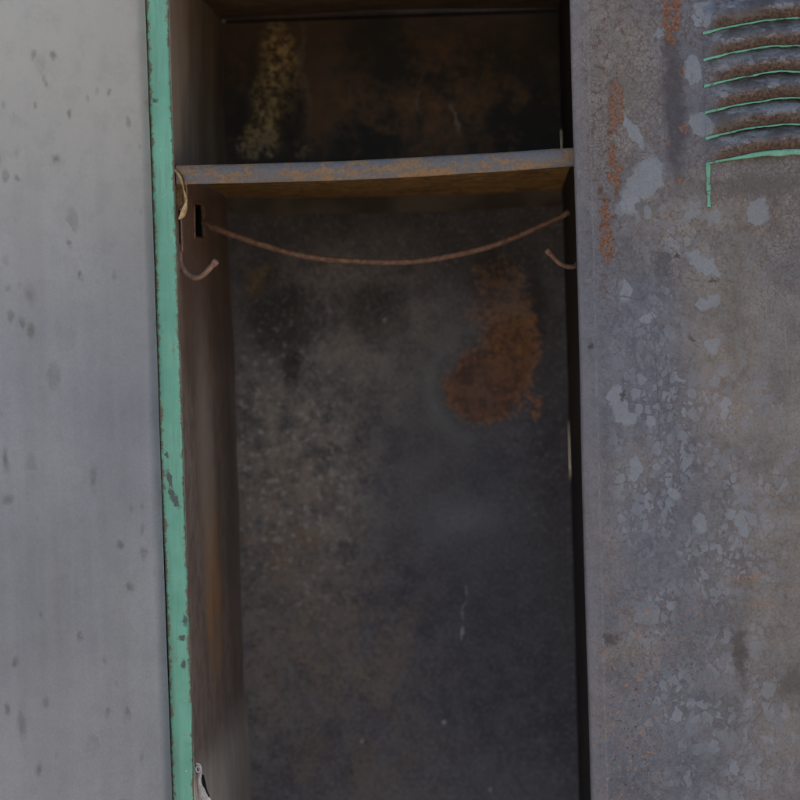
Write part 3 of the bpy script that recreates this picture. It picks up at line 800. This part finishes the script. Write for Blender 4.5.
# ------------------------------------------------------------------ neighbour lockers
def carcass(par, x0, x1, bx1=None):
    """closed sheet-steel box behind a door"""
    for (a, b) in ((x0, x0 + .001), (x1 - .001, x1)):
        bm = bmesh.new(); box(bm, a, b, .003, D - .001, ZB + .001, ZC - .001); build("side_panel", bm, m_dk, par, smooth=False)
    bm = bmesh.new(); box(bm, x0, bx1 or x1, D, D + .001, ZB - .02, ZC + .02); build("back_panel", bm, m_dk, par, smooth=False)
    bm = bmesh.new(); box(bm, x0, x1, .003, D - .001, ZC, ZC + .001); build("top_panel", bm, m_dk, par, smooth=False)
    bm = bmesh.new(); box(bm, x0, x1, .003, D - .001, ZB - .001, ZB); build("bottom_panel", bm, m_dk, par, smooth=False)
# left
LX1 = XP0 + .0006; LX0 = LX1 - .31
ll = thing("metal_locker", "smooth grey steel door with soft dark smudges standing ajar, locker left of green post", "locker", ((LX0 + LX1) / 2, D / 2, 0), "lockers on either side")
carcass(ll, LX0, LX1 - .005, XL - .0046)
bm = bmesh.new()
r = .0005
profx = [(LX0, .016), (LX0, -.003 + r), (LX0 + r, -.003)] + [(x, -.003) for x in lin(LX0 + .01, LX1 - .01, 24)] + [(LX1 - r, -.003), (LX1, -.003 + r), (LX1, .016)]
def ldf(i, z):
    x, y = profx[int(i)]
    s_ = 0
    if 2 < i < len(profx) - 3:
        s_ = .0009 * math.sin(x * 24 + .6) * math.sin(z * 4.5) + .0006 * math.sin(x * 41 + z * 7)
    return (x + .0002 * math.sin(z * 14), y + s_, z)
grid(bm, list(range(len(profx))), lin(ZB + .004, ZC - .001 + .01, 70), ldf)
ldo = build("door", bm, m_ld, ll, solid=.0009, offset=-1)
# hinged on its right edge and standing ajar
AJ = R(43)
hg = Vector((LX1, -.003, 0)) - ll.location
ldo.location = ldo.location + (hg - ldo.location) - Matrix.Rotation(AJ, 3, 'Z') @ (hg - ldo.location)
ldo.rotation_euler = (0, 0, AJ)

# right
RX0 = P(576.5, 220, -.012).x; RX1 = RX0 + .31
rl = thing("metal_locker", "closed locker with flaking rusty door and green-lipped louvres, right of the open locker", "locker", ((XPR + RX1) / 2, D / 2, 0), "lockers on either side")
carcass(rl, XPR + .003, RX1 - .004)
YD = -.012
lx0 = P(704, 90, YD).x; lx1 = RX0 + RX1 - lx0
# lip ends: equally spaced up the door
zl = [P(706, py, YD).z for py in (163.5, 137.6, 112, 85.3, 59.2, 32.6)]
sp = (zl[-1] - zl[0]) / 5
zt0 = zl[-1] + sp
ramp = S(73); rise = S(10.5)
def env(x):
    if x <= lx0 or x >= lx1: return 0.0
    d = min(x - lx0, lx1 - x) / ramp
    if d >= 1: return 1.0
    return d * (1 - .18) / .93 if d < .93 and False else (1 - (1 - d) ** 1.35)
def arc(z0, x): return z0 + rise * env(x)
def sheet_y(x, z):
    return YD + .0007 * math.sin(x * 22 + 1.2) * math.sin(z * 5 + .5) + .0004 * math.sin(x * 50 + z * 11)
colx = merged(lin(RX0 + .006, lx0, 14), lin(lx0, lx1, 44), lin(lx1, RX1 - .006, 8))
bm = bmesh.new()
zD0, zD1 = ZB + .004, ZC + .009
# below, beside and above the louvre field
def lean(x, z):                # the free edge is a touch out of true
    return 0
f_low = lambda x, v: (x, sheet_y(x, zD0 + (arc(zl[0], x) - zD0) * v), zD0 + (arc(zl[0], x) - zD0) * v)
f_mid = lambda x, v: (x, sheet_y(x, zl[0] + (zt0 - zl[0]) * v), zl[0] + (zt0 - zl[0]) * v)
f_top = lambda x, v: (x, sheet_y(x, arc(zt0, x) + (zD1 - arc(zt0, x)) * v), arc(zt0, x) + (zD1 - arc(zt0, x)) * v)
grid(bm, colx, lin(0, 1, 70), f_low)
grid(bm, colx, lin(0, 1, 12), f_top)
grid(bm, [x for x in colx if x <= lx0 + 1e-5], lin(0, 1, 12), f_mid)
grid(bm, [x for x in colx if x >= lx1 - 1e-5], lin(0, 1, 12), f_mid)
# folded edges
zf = lin(zD0, zD1, 90)
rr = .0022
for (xe, xi, sgn) in ((RX0, RX0 + .006, 1), (RX1, RX1 - .006, -1)):
    pr = [(xi, None), (xe + sgn * rr, YD), (xe + sgn * rr * .3, YD + rr * .3), (xe, YD + rr), (xe, .002)]
    grid(bm, list(range(len(pr))), zf, lambda i, z: (pr[int(i)][0] + (0 if i == 0 else .0003 * math.sin(z * 19)), sheet_y(pr[int(i)][0], z) if pr[int(i)][1] is None else pr[int(i)][1] + (sheet_y(xi, z) - YD if i < 3 else 0), z))
bmesh.ops.remove_doubles(bm, verts=bm.verts, dist=.00002)
door = build("door", bm, m_rd, rl, solid=.0009, offset=0)
for p in door.data.polygons: pass
# louvres
pmax = .0115
for k, z0 in enumerate(zl):
    bm = bmesh.new()
    run = bm.verts.layers.float.new("run")
    xs = [x for x in colx if lx0 - 1e-5 <= x <= lx1 + 1e-5]
    NV = 16
    def lf(x, v):
        e = env(x)
        zt = arc(z0 + sp, x); zb = arc(z0, x)
        bulge = math.sin(min(v, .55) / .55 * math.pi / 2) if v < .55 else 1 - .42 * ((v - .55) / .45) ** 2
        dent = .0006 * math.sin(x * 90 + k * 2) * v + .0004 * math.sin(x * 210 + k)
        z = zt + (zb - zt) * v + S(1.6) * 0
        return (x, sheet_y(x, z) - (pmax * bulge * e ** .6 + dent * e) - .00015 * v - .00047, z + dent * .5 * e)
    gr = grid(bm, xs, lin(0, 1, NV), lf)
    for col_ in gr:
        for j, v in enumerate(col_): v[run] = j / NV
    # bare green lip: the cut edge, thicker on the lowest louvre
    lipw = lambda x: S(1.15 + 1.5 * max(0, 1 - (x - lx0) / S(26)) + .35 * math.sin(x * 410 + k * 3) + .25 * math.sin(x * 977 + k)) if k else S(1.6 + 4.6 * min(1, max(0, (x - lx0 - S(18)) / S(50))) * (.85 + .15 * math.sin(x * 300)))
    def lip(i, x):
        p = Vector(lf(x, 1.0)); h = lipw(x)
        pr = [(0.0003, .0004), (-.0009, .0003), (-.0013, -.2 * h), (-.0012, -.8 * h), (-.0005, -h), (.002, -h)]
        return (p.x, p.y + pr[int(i)][0], p.z + (pr[int(i)][1]))
    gl = grid(bm, list(range(6)), xs, lip, mi=1)
    for c_ in gl:
        for v in c_: v[run] = 1.0
    build("louvre", bm, [m_lv, m_gl], door)
# upright green sliver below the louvre corner
bm = bmesh.new()
sv = lin(0, 1, 14)
def sl(i, t):
    c = P(708.0 + .8 * t, 164 + 43 * t, YD)
    hw = S(2.2 - .6 * t + .3 * math.sin(t * 14))
    x = c.x + (-hw, -hw * .9, hw * .9, hw)[int(i)]
    return (x, sheet_y(x, c.z) - (.0004, .0015, .0015, .0004)[int(i)], c.z)
grid(bm, [0, 1, 2, 3], sv, sl)
build("green_trim", bm, m_gl, door)
